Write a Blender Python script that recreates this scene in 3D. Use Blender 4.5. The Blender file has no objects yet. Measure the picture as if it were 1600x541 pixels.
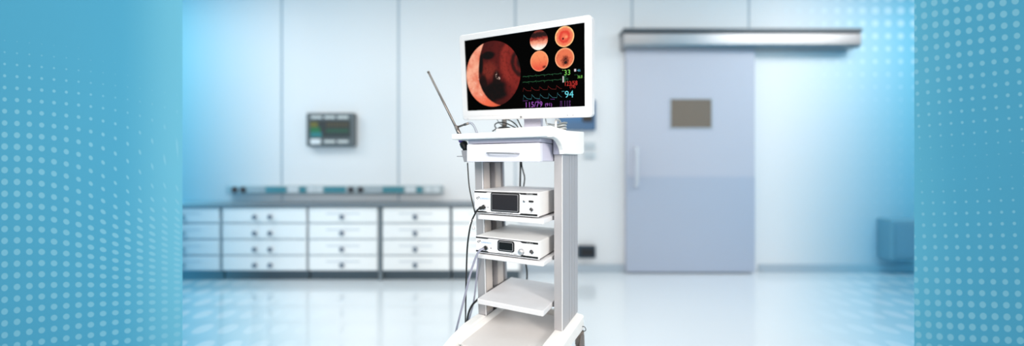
import bpy, bmesh, math, random
from mathutils import Vector, Matrix
random.seed(7)
SC = bpy.context.scene
COL = SC.collection
SC.view_settings.view_transform = 'Standard'
SC.view_settings.look = 'None'
SC.view_settings.exposure = 0.0

# ------------------------------------------------------------------ camera
F, HOR, EYE = 570.0, 255.0, 1.05        # focal length in pixels of a 1600 wide frame, horizon row, eye height
cam_d = bpy.data.cameras.new('camera')
cam = bpy.data.objects.new('camera', cam_d); COL.objects.link(cam)
cam.location = (0, 0, EYE); cam.rotation_euler = (math.pi / 2, 0, 0)
cam_d.sensor_width = 36.0; cam_d.lens = F * 36.0 / 1600.0
cam_d.shift_y = -(270.5 - HOR) / 1600.0
cam_d.clip_start = 0.02
cam_d.dof.use_dof = True; cam_d.dof.focus_distance = 1.53
APERTURE = 0.039
cam_d.dof.aperture_fstop = (cam_d.lens / 1000.0) / APERTURE
SC.camera = cam

# ------------------------------------------------------------------ shader helpers
def lin(c):
    out = []
    for v in c[:3]:
        v = v / 255.0
        out.append(v / 12.92 if v <= 0.04045 else ((v + 0.055) / 1.055) ** 2.4)
    return tuple(out) + (1.0,)

class V:
    """a value socket with arithmetic"""
    def __init__(s, nt, sock): s.nt, s.s = nt, sock
    def op(s, o, *args):
        n = s.nt.nodes.new('ShaderNodeMath'); n.operation = o
        for i, a in enumerate((s,) + args):
            if isinstance(a, V): s.nt.links.new(a.s, n.inputs[i])
            else: n.inputs[i].default_value = a
        return V(s.nt, n.outputs[0])
    def __add__(s, o): return s.op('ADD', o)
    __radd__ = __add__
    def __mul__(s, o): return s.op('MULTIPLY', o)
    __rmul__ = __mul__
    def __sub__(s, o): return s.op('SUBTRACT', o)
    def __rsub__(s, o): return (s * -1.0) + o
    def __truediv__(s, o): return s.op('DIVIDE', o)
    def pw(s, o): return s.op('POWER', o)
    def fract(s): return s.op('FRACT')
    def absv(s): return s.op('ABSOLUTE')
    def mn(s, o): return s.op('MINIMUM', o)
    def mx(s, o): return s.op('MAXIMUM', o)
    def exp(s): return s.op('EXPONENT')
    def sqrt(s): return s.op('SQRT')
    def sin(s): return s.op('SINE')
    def clamp(s): return s.mx(0.0).mn(1.0)
    def smooth(s, a, b, lo=0.0, hi=1.0):
        n = s.nt.nodes.new('ShaderNodeMapRange'); n.interpolation_type = 'SMOOTHSTEP'
        s.nt.links.new(s.s, n.inputs[0])
        for i, v in zip((1, 2, 3, 4), (a, b, lo, hi)):
            if isinstance(v, V): s.nt.links.new(v.s, n.inputs[i])
            else: n.inputs[i].default_value = v
        return V(s.nt, n.outputs[0])

def mixc(nt, fac, a, b):
    n = nt.nodes.new('ShaderNodeMix'); n.data_type = 'RGBA'
    if isinstance(fac, V): nt.links.new(fac.s, n.inputs[0])
    else: n.inputs[0].default_value = fac
    for i, c in ((6, a), (7, b)):
        if isinstance(c, tuple): n.inputs[i].default_value = c
        else: nt.links.new(c, n.inputs[i])
    return n.outputs[2]

def new_mat(name):
    m = bpy.data.materials.new(name); m.use_nodes = True
    nt = m.node_tree; b = nt.nodes['Principled BSDF']
    return m, nt, b

def world_pos(nt):
    g = nt.nodes.new('ShaderNodeNewGeometry'); s = nt.nodes.new('ShaderNodeSeparateXYZ')
    nt.links.new(g.outputs['Position'], s.inputs[0])
    return [V(nt, s.outputs[i]) for i in range(3)]

def uv_pos(nt):
    u = nt.nodes.new('ShaderNodeUVMap'); s = nt.nodes.new('ShaderNodeSeparateXYZ')
    nt.links.new(u.outputs[0], s.inputs[0])
    return V(nt, s.outputs[0]), V(nt, s.outputs[1])

def noise(nt, scale, vec=None, detail=3.0, dist=0.0):
    n = nt.nodes.new('ShaderNodeTexNoise'); n.inputs['Scale'].default_value = scale
    n.inputs['Detail'].default_value = detail; n.inputs['Distortion'].default_value = dist
    if vec is None:
        t = nt.nodes.new('ShaderNodeTexCoord'); vec = t.outputs['Object']
    nt.links.new(vec, n.inputs['Vector'])
    return V(nt, n.outputs['Fac'])

MATS = {}
def M(name, rgb=None, rough=0.45, metal=0.0, grain=0.03, spec=0.5, coat=0.0, brushed=False):
    if name in MATS: return MATS[name]
    m, nt, b = new_mat(name)
    c = lin(rgb)
    if brushed:
        t = nt.nodes.new('ShaderNodeTexCoord'); mp = nt.nodes.new('ShaderNodeMapping')
        mp.inputs['Scale'].default_value = (60, 60, 0.6)
        nt.links.new(t.outputs['Object'], mp.inputs[0])
        f = noise(nt, 6.0, mp.outputs[0])
    else:
        f = noise(nt, 25.0)
    dark = tuple(v * (1 - 2 * grain) for v in c[:3]) + (1,)
    nt.links.new(mixc(nt, f, dark, c), b.inputs['Base Color'])
    b.inputs['Roughness'].default_value = rough; b.inputs['Metallic'].default_value = metal
    b.inputs['Specular IOR Level'].default_value = spec
    b.inputs['Coat Weight'].default_value = coat
    MATS[name] = m
    return m

def emis(name, rgb, strength=1.0):
    if name in MATS: return MATS[name]
    m, nt, b = new_mat(name)
    b.inputs['Base Color'].default_value = (0.005, 0.005, 0.005, 1)
    b.inputs['Specular IOR Level'].default_value = 0.1
    b.inputs['Emission Color'].default_value = lin(rgb); b.inputs['Emission Strength'].default_value = strength
    MATS[name] = m
    return m

# ------------------------------------------------------------------ blue overlay tint and its halftone dots
WALL_Y = 3.52
BLUE = (90, 180, 216)
BACK_BLUE = (88, 184, 215)
DOT = (136, 206, 231)
def ombre(nt, base, floor=False, dots=False, shift=0.0):
    """base colour fading into the blue of a graphic overlay towards both ends of the room"""
    X, Y, Z = world_pos(nt)
    if floor:
        dl = (WALL_Y - Y)
        XL = X - dl * 0.84; XR = X + dl * 0.78
    else:
        XL, XR = X + shift, X - shift
    tl = 1.0 - XL.smooth(-3.55, -2.05)
    tr = XR.smooth(2.5, 4.25)
    # fuller near the ends: square-root like shoulder
    t = (tl.pw(0.8)).mx(tr.pw(0.8))
    col = mixc(nt, t, base, lin(BACK_BLUE))
    if dots and not floor:
        p = 0.123
        a = (X / p).fract() - 0.5; b = (Z / p).fract() - 0.5
        r = (Z.smooth(1.45, 2.7, 0.04, 0.3)) * X.smooth(1.9, 3.6, 0.0, 1.0)
        d = (a * a + b * b).sqrt()
        k = 1.0 - d.smooth(r - 0.05, r + 0.05)
        col = mixc(nt, k * 0.45 * X.smooth(1.9, 2.6), col, lin((225, 243, 250)))
    if dots and floor:
        a = ((X + Y * 0.12) / 0.16).fract() - 0.5; b = (Y / 0.22).fract() - 0.5
        d = (a * a + b * b).sqrt()
        k = 1.0 - d.smooth(0.26, 0.36)
        msk = (1.0 - XL.smooth(-3.0, -1.75)).mx(XR.smooth(2.6, 3.4))
        col = mixc(nt, k * msk * 0.36, col, lin((222, 240, 248)))
    return col

def M_ombre(name, rgb, rough=0.5, floor=False, dots=False, spec=0.4, coat=0.0, shift=0.0):
    if name in MATS: return MATS[name]
    m, nt, b = new_mat(name)
    nt.links.new(ombre(nt, lin(rgb), floor, dots, shift), b.inputs['Base Color'])
    b.inputs['Roughness'].default_value = rough
    b.inputs['Specular IOR Level'].default_value = spec
    b.inputs['Coat Weight'].default_value = coat; b.inputs['Coat Roughness'].default_value = 0.05
    MATS[name] = m
    return m

def overlay_dots(name, side, base):
    """blue graphic overlay with a halftone dot wave, put on an added wall; UV = (metres along the wall, metres below 1.743 m)"""
    m, nt, b = new_mat(name)
    u, v = uv_pos(nt)
    p = 0.051
    a, bb = u / (0.0353 if side == 'left' else 0.037), v / (p if side == 'left' else 0.054)
    if side == 'left':
        g = (bb - 17.6) / 7.0
        dy = a.mx(0.0).pw(2.2) * 0.0150 * (g * g * -1.0).exp()
        row = bb - dy + 0.32
        colm = a * (1.0 - 0.008 * a.mx(0.0)) + 0.13
        r = ((bb - 1.0) / 11.0).clamp() * 0.27 * (1.0 - a.smooth(1.0, 13.0) * 0.62 * (1.0 - bb.smooth(15.0, 21.0)))
    else:
        row = bb + a * 0.06 + 0.02 * (a * a) * (bb / 13.0 - 1.0) * 0.12 - 0.05
        colm = a - bb * 0.05
        r = (1.0 - bb / 13.0).absv().clamp() * 0.25 + 0.05
    fx = colm.fract() - 0.5; fy = row.fract() - 0.5
    d = (fx * fx + fy * fy).sqrt()
    k = (1.0 - d.smooth(r - 0.05, r + 0.05)) * r.smooth(0.0, 0.12)
    basec = mixc(nt, u.smooth(0.36, 0.60) if side == 'left' else 1.0 - u.smooth(-0.05, 0.2), lin(base), lin((118, 199, 227)) if side == 'left' else lin((106, 193, 224)))
    nt.links.new(mixc(nt, k, basec, lin(DOT)), b.inputs['Base Color'])
    b.inputs['Roughness'].default_value = 0.7; b.inputs['Specular IOR Level'].default_value = 0.1
    return m

# ------------------------------------------------------------------ mesh builder
I4 = Matrix.Identity(4)
ROOTS = {}
class MB:
    def __init__(s, frame=I4): s.bm = bmesh.new(); s.fr = frame
    def _merge(s, tmp, mat=None):
        off = len(s.bm.verts)
        vs = [s.bm.verts.new(v.co if mat is None else mat @ v.co) for v in tmp.verts]
        for f in tmp.faces:
            try:
                nf = s.bm.faces.new([vs[v.index] for v in f.verts]); nf.smooth = f.smooth
            except ValueError: pass
        tmp.free()
    def box(s, x0, x1, y0, y1, z0, z1, bev=0.0, seg=2, mat=None):
        t = bmesh.new(); bmesh.ops.create_cube(t, size=1.0)
        for v in t.verts:
            v.co = Vector(((x0 + x1) / 2 + v.co.x * (x1 - x0), (y0 + y1) / 2 + v.co.y * (y1 - y0), (z0 + z1) / 2 + v.co.z * (z1 - z0)))
        if bev > 0:
            bmesh.ops.bevel(t, geom=list(t.edges), offset=bev, segments=seg, affect='EDGES', profile=0.5)
            for f in t.faces: f.smooth = False
        t.verts.index_update(); s._merge(t, mat); return s
    def prism(s, pts, axis, a, b, bev=0.0, seg=2, mat=None):
        """polygon pts (two coords) extruded along axis 'x','y' or 'z' from a to b"""
        def mk(p, q):
            return {'x': Vector((q, p[0], p[1])), 'y': Vector((p[0], q, p[1])), 'z': Vector((p[0], p[1], q))}[axis]
        t = bmesh.new()
        A = [t.verts.new(mk(p, a)) for p in pts]; B = [t.verts.new(mk(p, b)) for p in pts]
        n = len(pts)
        fa = t.faces.new(A); fb = t.faces.new(list(reversed(B)))
        for i in range(n): t.faces.new([A[i], B[i], B[(i + 1) % n], A[(i + 1) % n]])
        bmesh.ops.recalc_face_normals(t, faces=list(t.faces))
        if bev > 0:
            es = [e for e in t.edges if (fa in e.link_faces or fb in e.link_faces)]
            bmesh.ops.bevel(t, geom=es, offset=bev, segments=seg, affect='EDGES', profile=0.5)
        t.verts.index_update(); s._merge(t, mat); return s
    def cyl(s, p0, p1, r0, r1=None, n=24, cap=True):
        r1 = r0 if r1 is None else r1
        p0, p1 = Vector(p0), Vector(p1); d = (p1 - p0)
        q = d.to_track_quat('Z', 'Y').to_matrix()
        t = bmesh.new(); A, B = [], []
        for i in range(n):
            c = Vector((math.cos(2 * math.pi * i / n), math.sin(2 * math.pi * i / n), 0))
            A.append(t.verts.new(p0 + q @ (c * r0))); B.append(t.verts.new(p1 + q @ (c * r1)))
        for i in range(n):
            f = t.faces.new([A[i], A[(i + 1) % n], B[(i + 1) % n], B[i]]); f.smooth = True
        if cap: t.faces.new(list(reversed(A))); t.faces.new(B)
        t.verts.index_update(); s._merge(t); return s
    def lathe(s, prof, origin, axis, n=28):
        """prof = [(radius, distance along axis)]"""
        o = Vector(origin); ax = Vector(axis).normalized(); q = ax.to_track_quat('Z', 'Y').to_matrix()
        t = bmesh.new(); rings = []
        for r, h in prof:
            rings.append([t.verts.new(o + q @ Vector((max(r, 1e-5) * math.cos(2 * math.pi * i / n), max(r, 1e-5) * math.sin(2 * math.pi * i / n), h))) for i in range(n)])
        for a, b in zip(rings, rings[1:]):
            for i in range(n):
                f = t.faces.new([a[i], a[(i + 1) % n], b[(i + 1) % n], b[i]]); f.smooth = True
        t.faces.new(list(reversed(rings[0]))); t.faces.new(rings[-1])
        t.verts.index_update(); s._merge(t); return s
    def tube(s, pts, r, n=10, sub=8, smooth=True):
        pts = [Vector(p) for p in pts]
        if smooth and len(pts) > 2:
            P = [pts[0] * 2 - pts[1]] + pts + [pts[-1] * 2 - pts[-2]]; out = []
            for i in range(1, len(P) - 2):
                for k in range(sub):
                    u = k / sub; a, b, c, d = P[i - 1], P[i], P[i + 1], P[i + 2]
                    out.append(0.5 * ((2 * b) + (c - a) * u + (2 * a - 5 * b + 4 * c - d) * u * u + (3 * b - a - 3 * c + d) * u ** 3))
            out.append(pts[-1]); pts = out
        t = bmesh.new(); rings = []; nrm = None
        for i, p in enumerate(pts):
            tg = (pts[min(i + 1, len(pts) - 1)] - pts[max(i - 1, 0)]).normalized()
            if nrm is None:
                nrm = tg.orthogonal().normalized()
            else:
                nrm = (nrm - tg * nrm.dot(tg)).normalized()
            bn = tg.cross(nrm)
            rr = r(i / (len(pts) - 1)) if callable(r) else r
            rings.append([t.verts.new(p + (nrm * math.cos(2 * math.pi * k / n) + bn * math.sin(2 * math.pi * k / n)) * rr) for k in range(n)])
        for a, b in zip(rings, rings[1:]):
            for k in range(n):
                f = t.faces.new([a[k], a[(k + 1) % n], b[(k + 1) % n], b[k]]); f.smooth = True
        t.faces.new(list(reversed(rings[0]))); t.faces.new(rings[-1])
        t.verts.index_update(); s._merge(t); return s
    def build(s, name, mat, parent=None, root=None, loc=(0, 0, 0), rz=0.0, uv=None):
        """link as ONE object; parent's world matrix comes from ROOTS"""
        if parent is not None:
            W = ROOTS[parent.name]
        else:
            W = Matrix.Translation(Vector(loc)) @ Matrix.Rotation(rz, 4, 'Z')
        T = W.inverted() @ s.fr
        bmesh.ops.recalc_face_normals(s.bm, faces=list(s.bm.faces))
        s.bm.transform(T)
        me = bpy.data.meshes.new(name)
        s.bm.to_mesh(me); s.bm.free()
        me.materials.append(mat)
        o = bpy.data.objects.new(name, me); COL.objects.link(o)
        if parent is not None: o.parent = parent
        else: o.matrix_world = W
        ROOTS[o.name] = W
        return o

def thing(name, label, cat, loc, rz=0.0, group=None):
    o = bpy.data.objects.new(name, None); COL.objects.link(o)
    o.empty_display_size = 0.05
    o.location = loc; o.rotation_euler = (0, 0, rz)
    ROOTS[o.name] = Matrix.Translation(Vector(loc)) @ Matrix.Rotation(rz, 4, 'Z')
    o['label'] = label; o['category'] = cat
    if group: o['group'] = group
    return o
def tag(o, label, cat, group=None):
    o['label'] = label; o['category'] = cat
    if group: o['group'] = group
    return o
def plabel(o, label): o['label'] = label; return o
def struct(o): o['kind'] = 'structure'; return o

def text_mesh(name, body, mat, parent, frame, x0, x1, z0, z1, y=0.0):
    """text fitted into the rectangle x0..x1, z0..z1 of frame's xz plane"""
    cu = bpy.data.curves.new(name, 'FONT'); cu.body = body; cu.size = 1.0; cu.resolution_u = 3
    tmp = bpy.data.objects.new(name + '_tmp', cu); COL.objects.link(tmp)
    dg = bpy.context.evaluated_depsgraph_get()
    me = bpy.data.meshes.new_from_object(tmp.evaluated_get(dg))
    bpy.data.objects.remove(tmp); bpy.data.curves.remove(cu)
    xs = [v.co.x for v in me.vertices]; ys = [v.co.y for v in me.vertices]
    ax, bx, ay, by = min(xs), max(xs), min(ys), max(ys)
    W = ROOTS[parent.name]; T = W.inverted() @ frame
    for v in me.vertices:
        v.co = T @ Vector((x0 + (v.co.x - ax) / (bx - ax) * (x1 - x0), y, z0 + (v.co.y - ay) / max(by - ay, 1e-6) * (z1 - z0)))
    me.materials.clear(); me.materials.append(mat); me.name = name
    o = bpy.data.objects.new(name, me); COL.objects.link(o); o.parent = parent
    ROOTS[o.name] = W
    return o

# ------------------------------------------------------------------ cart frame: u along the width, w into the depth, z up
PSI = math.atan(F / 1160.0)
P0 = (42.0 / F * 1.45, 1.45)
CF = Matrix.Translation((P0[0], P0[1], 0)) @ Matrix.Rotation(-PSI, 4, 'Z')
U = (math.cos(PSI), -math.sin(PSI)); Wd = (math.sin(PSI), math.cos(PSI))
def cw(u, w, z): return tuple(CF @ Vector((u, w, z)))
def cp(px, py, w):
    """cart coordinates of the photo point (px, py) lying on the cart plane at depth w"""
    k = (px - 800.0) / F
    u = (k * (P0[1] + w * Wd[1]) - P0[0] - w * Wd[0]) / (U[0] - k * U[1])
    y = P0[1] + u * U[1] + w * Wd[1]
    return (u, w, EYE - (py - HOR) / F * y)
def cthing(name, label, cat, u, w, z, group=None):
    return thing(name, label, cat, cw(u, w, z), -PSI, group)
def bp(px, py, Y):
    """world point of the photo point at distance Y"""
    return ((px - 800.0) / F * Y, Y, EYE - (py - HOR) / F * Y)

# ------------------------------------------------------------------ materials
white = M('white_lacquer', (238, 238, 240), 0.4)
white_top = M('white_moulded_plastic', (244, 243, 241), 0.45)
drawer_w = M('drawer_white', (226, 226, 238), 0.4)
lav = M('pale_lavender_metal', (205, 203, 220), 0.4)
alu = M('satin_aluminium', (180, 178, 181), 0.4, 0.3, 0.04, brushed=True)
alu_dark = M('dark_channel', (95, 95, 98), 0.5, 0.3)
shelf_w = M('shelf_white', (222, 222, 225), 0.5)
dev_w = M('device_white', (232, 231, 230), 0.45)
blackp = M('black_plastic', (14, 14, 16), 0.4)
cable_b = M('black_cable_rubber', (16, 16, 18), 0.45)
cable_g = M('grey_cable_sheath', (150, 152, 170), 0.45)
steel = M('brushed_steel', (138, 132, 128), 0.35, 0.8)
chrome = M('chrome', (190, 190, 192), 0.2, 0.9)
purple = M('purple_coupler', (86, 66, 140), 0.4)
rubber = M('grey_rubber', (110, 102, 98), 0.6)

# ================================================================== THE SETTING
wall_m = M_ombre('wall_paint', (229, 233, 237), 0.6, dots=True, spec=0.2)
seam_m = M_ombre('seam_grey', (176, 192, 204), 0.7, spec=0.1)
floor_m = M_ombre('floor_vinyl', (222, 230, 236), 0.14, floor=True, dots=True, spec=0.6, coat=0.6)
base_m = M_ombre('baseboard_grey', (176, 190, 202), 0.5)

mb = MB(); mb.box(-6, 6, -2.5, WALL_Y + 0.3, -0.1, 0.0)
struct(mb.build('floor', floor_m))
mb = MB(); mb.box(-6, 6, 0.9, WALL_Y + 0.3, 2.85, 2.95)
struct(mb.build('ceiling', M('ceiling_white', (225, 232, 238), 0.8)))
# panelled back wall: panels proud of the wall behind, an open joint between each two
mb = MB()
edges = [-5.9] + [(440 - 800) / 162.0 + 1.127 * k for k in range(5)] + [5.9]
for a, b in zip(edges, edges[1:]):
    mb.box(a + 0.009, b - 0.009, WALL_Y, WALL_Y + 0.006, 0.0, 2.849, bev=0.0025, seg=1)
w_back = struct(mb.build('wall_back', wall_m))
mb = MB(); mb.box(-5.9, 5.9, WALL_Y + 0.0065, WALL_Y + 0.2, 0, 2.849)
struct(mb.build('trim_1', seam_m))

def wing(name, A, B, side, base, rev=False):
    """an added wall carrying the blue graphic overlay, standing from A (near) to B (far), z 0..2.85"""
    A, B = Vector((A[0], A[1], 0)), Vector((B[0], B[1], 0))
    d = (B - A).normalized(); nrm = Vector((-d.y, d.x, 0))
    if nrm.y < 0: nrm = -nrm
    th = nrm * 0.12
    me = bpy.data.meshes.new(name)
    h = 2.84
    vs = [A, B, B * 1.07, A + th]
    verts = [tuple(v) for v in vs] + [(v.x, v.y, h) for v in vs]
    faces = [(0, 1, 5, 4), (1, 2, 6, 5), (2, 3, 7, 6), (3, 0, 4, 7), (4, 5, 6, 7), (3, 2, 1, 0)]
    me.from_pydata(verts, [], faces)
    uvl = me.uv_layers.new(name='UVMap')
    L = (B - A).length
    z_ref = (A if side == 'right' else A)
    def s_of(v):
        v = Vector(v); return (v - O).dot(d)
    # O: the point of the wall that stands at the frame edge
    kx = -800.0 / F if side == 'left' else (1420 - 800.0) / F
    t = (kx * A.y - A.x) / (d.x - kx * d.y); O = A + d * t
    if side == 'right': d = -d
    for poly in me.polygons:
        for li in poly.loop_indices:
            v = me.vertices[me.loops[li].vertex_index].co
            uvl.data[li].uv = ((Vector((v.x, v.y, 0)) - O).dot(d), 1.743 - v.z)
    me.materials.append(overlay_dots(name + '_overlay', side, base))
    o = bpy.data.objects.new(name, me); COL.objects.link(o)
    bm2 = bmesh.new(); bm2.from_mesh(me); bmesh.ops.recalc_face_normals(bm2, faces=list(bm2.faces)); bm2.to_mesh(me); bm2.free()
    return struct(o)
wing('overlay_wall_left', (-4.5, 0.432), (-1.662, 1.8396), 'left', BLUE)  # added walls that stand in for the blue graphic overlay
wing('overlay_wall_right', (4.75, 0.438), (1.985, 1.80), 'right', BLUE)

# skirting along the back wall right of the cabinets
mb = MB(); mb.box(0.10, 1.085, WALL_Y - 0.018, WALL_Y - 0.001, 0.0, 0.075, bev=0.004)
struct(mb.build('baseboard_back', base_m))
mb = MB(); mb.box(2.375, 5.8, WALL_Y - 0.018, WALL_Y - 0.001, 0.0, 0.075, bev=0.004)
struct(mb.build('baseboard_right', base_m))

# ---- sliding door
def wx(px, Y=WALL_Y): return (px - 800) / F * Y
def wz(py, Y=WALL_Y): return EYE - (py - HOR) / F * Y
DY = WALL_Y - 0.055
door_m = M_ombre('door_laminate', (190, 196, 211), 0.5, spec=0.25)
door_lo = M_ombre('door_laminate_lower', (176, 187, 206), 0.5, spec=0.25)
dx0, dx1 = wx(978.5, DY), wx(1179.5, DY)
mb = MB(); mb.box(dx0, dx1, DY, DY + 0.045, 0.012, 2.165, bev=0.004)
door = struct(mb.build('door_1', door_m, loc=((dx0 + dx1) / 2, DY, 0)))
mb = MB(); mb.box(dx0 + 0.004, dx1 - 0.004, DY - 0.008, DY - 0.0005, 0.015, wz(276, DY), bev=0.003)
plabel(mb.build('kick_panel', door_lo, door), 'slightly darker lower door panel')
mb = MB(); xa, xb, za, zb = wx(1048, DY), wx(1111, DY), wz(199.5, DY), wz(155.5, DY)
mb.box(xa, xb, DY - 0.006, DY - 0.0005, za, zb, bev=0.003)
wn = plabel(mb.build('door_window', M('smoked_glass', (126, 116, 106), 0.45, spec=0.15), door), 'brown grey viewing window')
mb = MB()
mb.box(xa - 0.012, xb + 0.012, DY - 0.008, DY - 0.0005, zb, zb + 0.012).box(xa - 0.012, xb + 0.012, DY - 0.008, DY - 0.0005, za - 0.012, za)
mb.box(xa - 0.012, xa, DY - 0.008, DY - 0.0005, za, zb).box(xb, xb + 0.012, DY - 0.008, DY - 0.0005, za, zb)
mb.build('window_frame', M('window_frame_grey', (176, 186, 198), 0.5), door)
mb = MB(); hx = wx(993, DY)
mb.tube([(hx, DY - 0.001, wz(232, DY)), (hx, DY - 0.04, wz(235, DY)), (hx, DY - 0.045, wz(262, DY)), (hx, DY - 0.04, wz(288, DY)), (hx, DY - 0.001, wz(291, DY))], 0.016, n=12)
mb.build('door_handle', M('handle_satin', (214, 222, 232), 0.35, 0.2), door)
# rail above the door
RY0, RY1 = WALL_Y - 0.14, WALL_Y - 0.002
rx0, rx1 = wx(975, RY0), wx(1346, RY0)
rail_m = M('rail_metal', (158, 160, 164), 0.3, 0.9, 0.02)
prof = [(RY1, wz(73, RY0)), (RY0 + 0.02, wz(73, RY0)), (RY0, wz(69, RY0)), (RY0, wz(53, RY0)), (RY0 + 0.012, wz(50.5, RY0)), (RY1, wz(50.5, RY0))]
mb = MB(); mb.prism(prof, 'x', rx0, rx1, bev=0.003)
tr = struct(mb.build('trim_2', rail_m, loc=((rx0 + rx1) / 2, RY0, wz(73, RY0))))
mb = MB(); mb.box(rx0 - 0.005, rx1 + 0.005, RY0 - 0.006, RY1, wz(50, RY0), wz(44, RY0), bev=0.003)
struct(mb.build('rail_cover', M('rail_cover_dark', (84, 94, 102), 0.4, 0.4), tr))

# ================================================================== BACKGROUND THINGS
CY = 3.26                                       # front of the cabinets
def cx(px): return (px - 800) / F * CY
def cz(py): return EYE - (py - HOR) / F * CY
cab_m = M_ombre('cabinet_white', (246, 250, 252), 0.4, spec=0.3, shift=0.1)
gap_m = M_ombre('cabinet_carcass', (196, 206, 214), 0.6, shift=0.1)
strip_m = M_ombre('label_strip', (214, 222, 230), 0.5, shift=0.1)
knob_m = M_ombre('knob_grey', (116, 130, 146), 0.4, shift=0.1)
plinth_m = M_ombre('plinth_grey', (78, 92, 102), 0.35, shift=0.1)
top_m = M_ombre('worktop_grey', (118, 128, 136), 0.35, shift=0.1)
rows = [(324.5, 347.5), (350, 372.5), (375, 397.5), (400, 421.5)]
unit_labels = [
    ('white drawer cabinet at far left end of run, fading into the blue side', (232, 345), [290]),
    ('white four-drawer cabinet with two knobs on every drawer', (349, 480), [402, 426]),
    ('white four-drawer cabinet left of the dark gap, below the wall monitor', (483, 591), [537]),
    ('white four-drawer cabinet just right of the dark gap', (598, 703.5), [650]),
    ('white drawer cabinet at right end of run, partly behind the medical cart', (706.5, 812), [759]),
]
for lab, (a, b), knobs in unit_labels:
    xa, xb = cx(a), cx(b)
    t = thing('drawer_cabinet', lab, 'cabinet', ((xa + xb) / 2, CY, 0), 0, 'white drawer cabinets along the back wall')
    mb = MB(); mb.box(xa, xb, CY + 0.004, WALL_Y - 0.002, 0.085, cz(324), bev=0.002)
    mb.build('carcass', gap_m, t)
    mb = MB(); mb.box(xa, xb, CY + 0.03, WALL_Y - 0.01, 0.0, 0.084)
    plabel(mb.build('plinth', plinth_m, t), 'dark recessed plinth')
    for (r0, r1) in rows:
        mb = MB(); mb.box(xa + 0.006, xb - 0.006, CY - 0.016, CY + 0.003, cz(r1), cz(r0), bev=0.003)
        d = mb.build('drawer', cab_m, t)
        for kx in knobs:
            mb = MB(); zc = cz((r0 + r1) / 2 + 2.5)
            mb.lathe([(0.008, 0), (0.008, 0.012), (0.021, 0.016), (0.023, 0.024), (0.016, 0.031), (0.002, 0.033)], (cx(kx), CY - 0.0162, zc), (0, -1, 0), 16)
            mb.build('knob', knob_m, d)
            if len(knobs) == 1:
                mb = MB(); mb.box(cx(kx - 26), cx(kx + 26), CY - 0.0185, CY - 0.0162, cz((r0 + r1) / 2 - 1.5), cz((r0 + r1) / 2 - 3.5))
                mb.build('label_strip', strip_m, d)
# dark filler between the two banks
mb = MB(); mb.box(cx(592), cx(597), CY - 0.004, WALL_Y - 0.01, 0.0, cz(324), bev=0.001)
tag(mb.build('filler_post', M('filler_grey', (120, 132, 140), 0.5), loc=(cx(594.5), CY, 0)), 'dark upright filler strip between the two banks of white drawers', 'filler strip')
mb = MB(); mb.box(cx(230), cx(813), CY - 0.03, WALL_Y - 0.001, cz(323.4), cz(318.2), bev=0.004)
tag(mb.build('worktop', top_m, loc=(cx(520), CY, cz(323.4))), 'long thin grey worktop across the white drawer cabinets', 'worktop')

# wall monitor
YM = WALL_Y - 0.07
xa, xb, za, zb = wx(478, YM), wx(553.5, YM), wz(229, YM), wz(176, YM)
t = thing('wall_monitor', 'dark grey patient monitor mounted on pale wall above the cabinets', 'monitor', ((xa + xb) / 2, YM, za))
mb = MB(); mb.box(xa, xb, YM, WALL_Y - 0.002, za, zb, bev=0.014, seg=3)
mb.build('housing', M('monitor_grey', (96, 104, 108), 0.5), t)
def scr_mat():
    m, nt, b = new_mat('vital_signs_screen')
    u, v = uv_pos(nt)
    base = lin((66, 68, 66))
    def blob(x0, x1, y0, y1, s=0.03):
        return u.smooth(x0 - s, x0 + s) * (1 - u.smooth(x1 - s, x1 + s)) * v.smooth(y0 - s, y0 + s) * (1 - v.smooth(y1 - s, y1 + s))
    wav = ((u * 90.0).sin() * 0.5 + 0.5)
    c = mixc(nt, blob(0.02, 0.2, 0.62, 0.9) * 0.75, base, lin((140, 140, 50)))
    c = mixc(nt, blob(0.02, 0.26, 0.28, 0.6) * 0.7, c, lin((50, 150, 90)))
    c = mixc(nt, blob(0.02, 0.3, 0.02, 0.3) * 0.75, c, lin((60, 160, 170)))
    c = mixc(nt, blob(0.4, 0.96, 0.62, 0.9) * wav * 0.55, c, lin((128, 112, 62)))
    c = mixc(nt, blob(0.4, 0.96, 0.3, 0.5) * (0.5 + wav * 0.5) * 0.6, c, lin((50, 130, 90)))
    c = mixc(nt, blob(0.4, 0.96, 0.08, 0.2) * wav * 0.4, c, lin((70, 110, 110)))
    nt.links.new(c, b.inputs['Emission Color']); b.inputs['Emission Strength'].default_value = 0.75
    b.inputs['Base Color'].default_value = (0.01, 0.01, 0.01, 1); b.inputs['Roughness'].default_value = 0.3
    return m
def uvquad(name, mat, parent, x0, x1, z0, z1, y, frame=I4, uvr=((0, 0), (1, 1))):
    W = ROOTS[parent.name]; T = W.inverted() @ frame
    me = bpy.data.meshes.new(name)
    me.from_pydata([tuple(T @ Vector(p)) for p in ((x0, y, z0), (x1, y, z0), (x1, y, z1), (x0, y, z1))], [], [(0, 1, 2, 3)])
    uvl = me.uv_layers.new(name='UVMap')
    (a, b), (c, d) = uvr
    for i, q in enumerate(((a, b), (c, b), (c, d), (a, d))): uvl.data[i].uv = q
    me.materials.append(mat)
    o = bpy.data.objects.new(name, me); COL.objects.link(o); o.parent = parent; ROOTS[o.name] = W
    return o
uvquad('screen', scr_mat(), t, xa + 0.035, xb - 0.035, za + 0.085, zb - 0.075, YM - 0.001)
lightkey = M('pale_keys', (206, 212, 212), 0.5)
for k in range(3):
    mb = MB(); q = xa + 0.05 + k * 0.125
    mb.box(q, q + 0.10, YM - 0.006, YM - 0.0005, zb - 0.058, zb - 0.032, bev=0.002); mb.build('top_key', lightkey, t)
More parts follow.
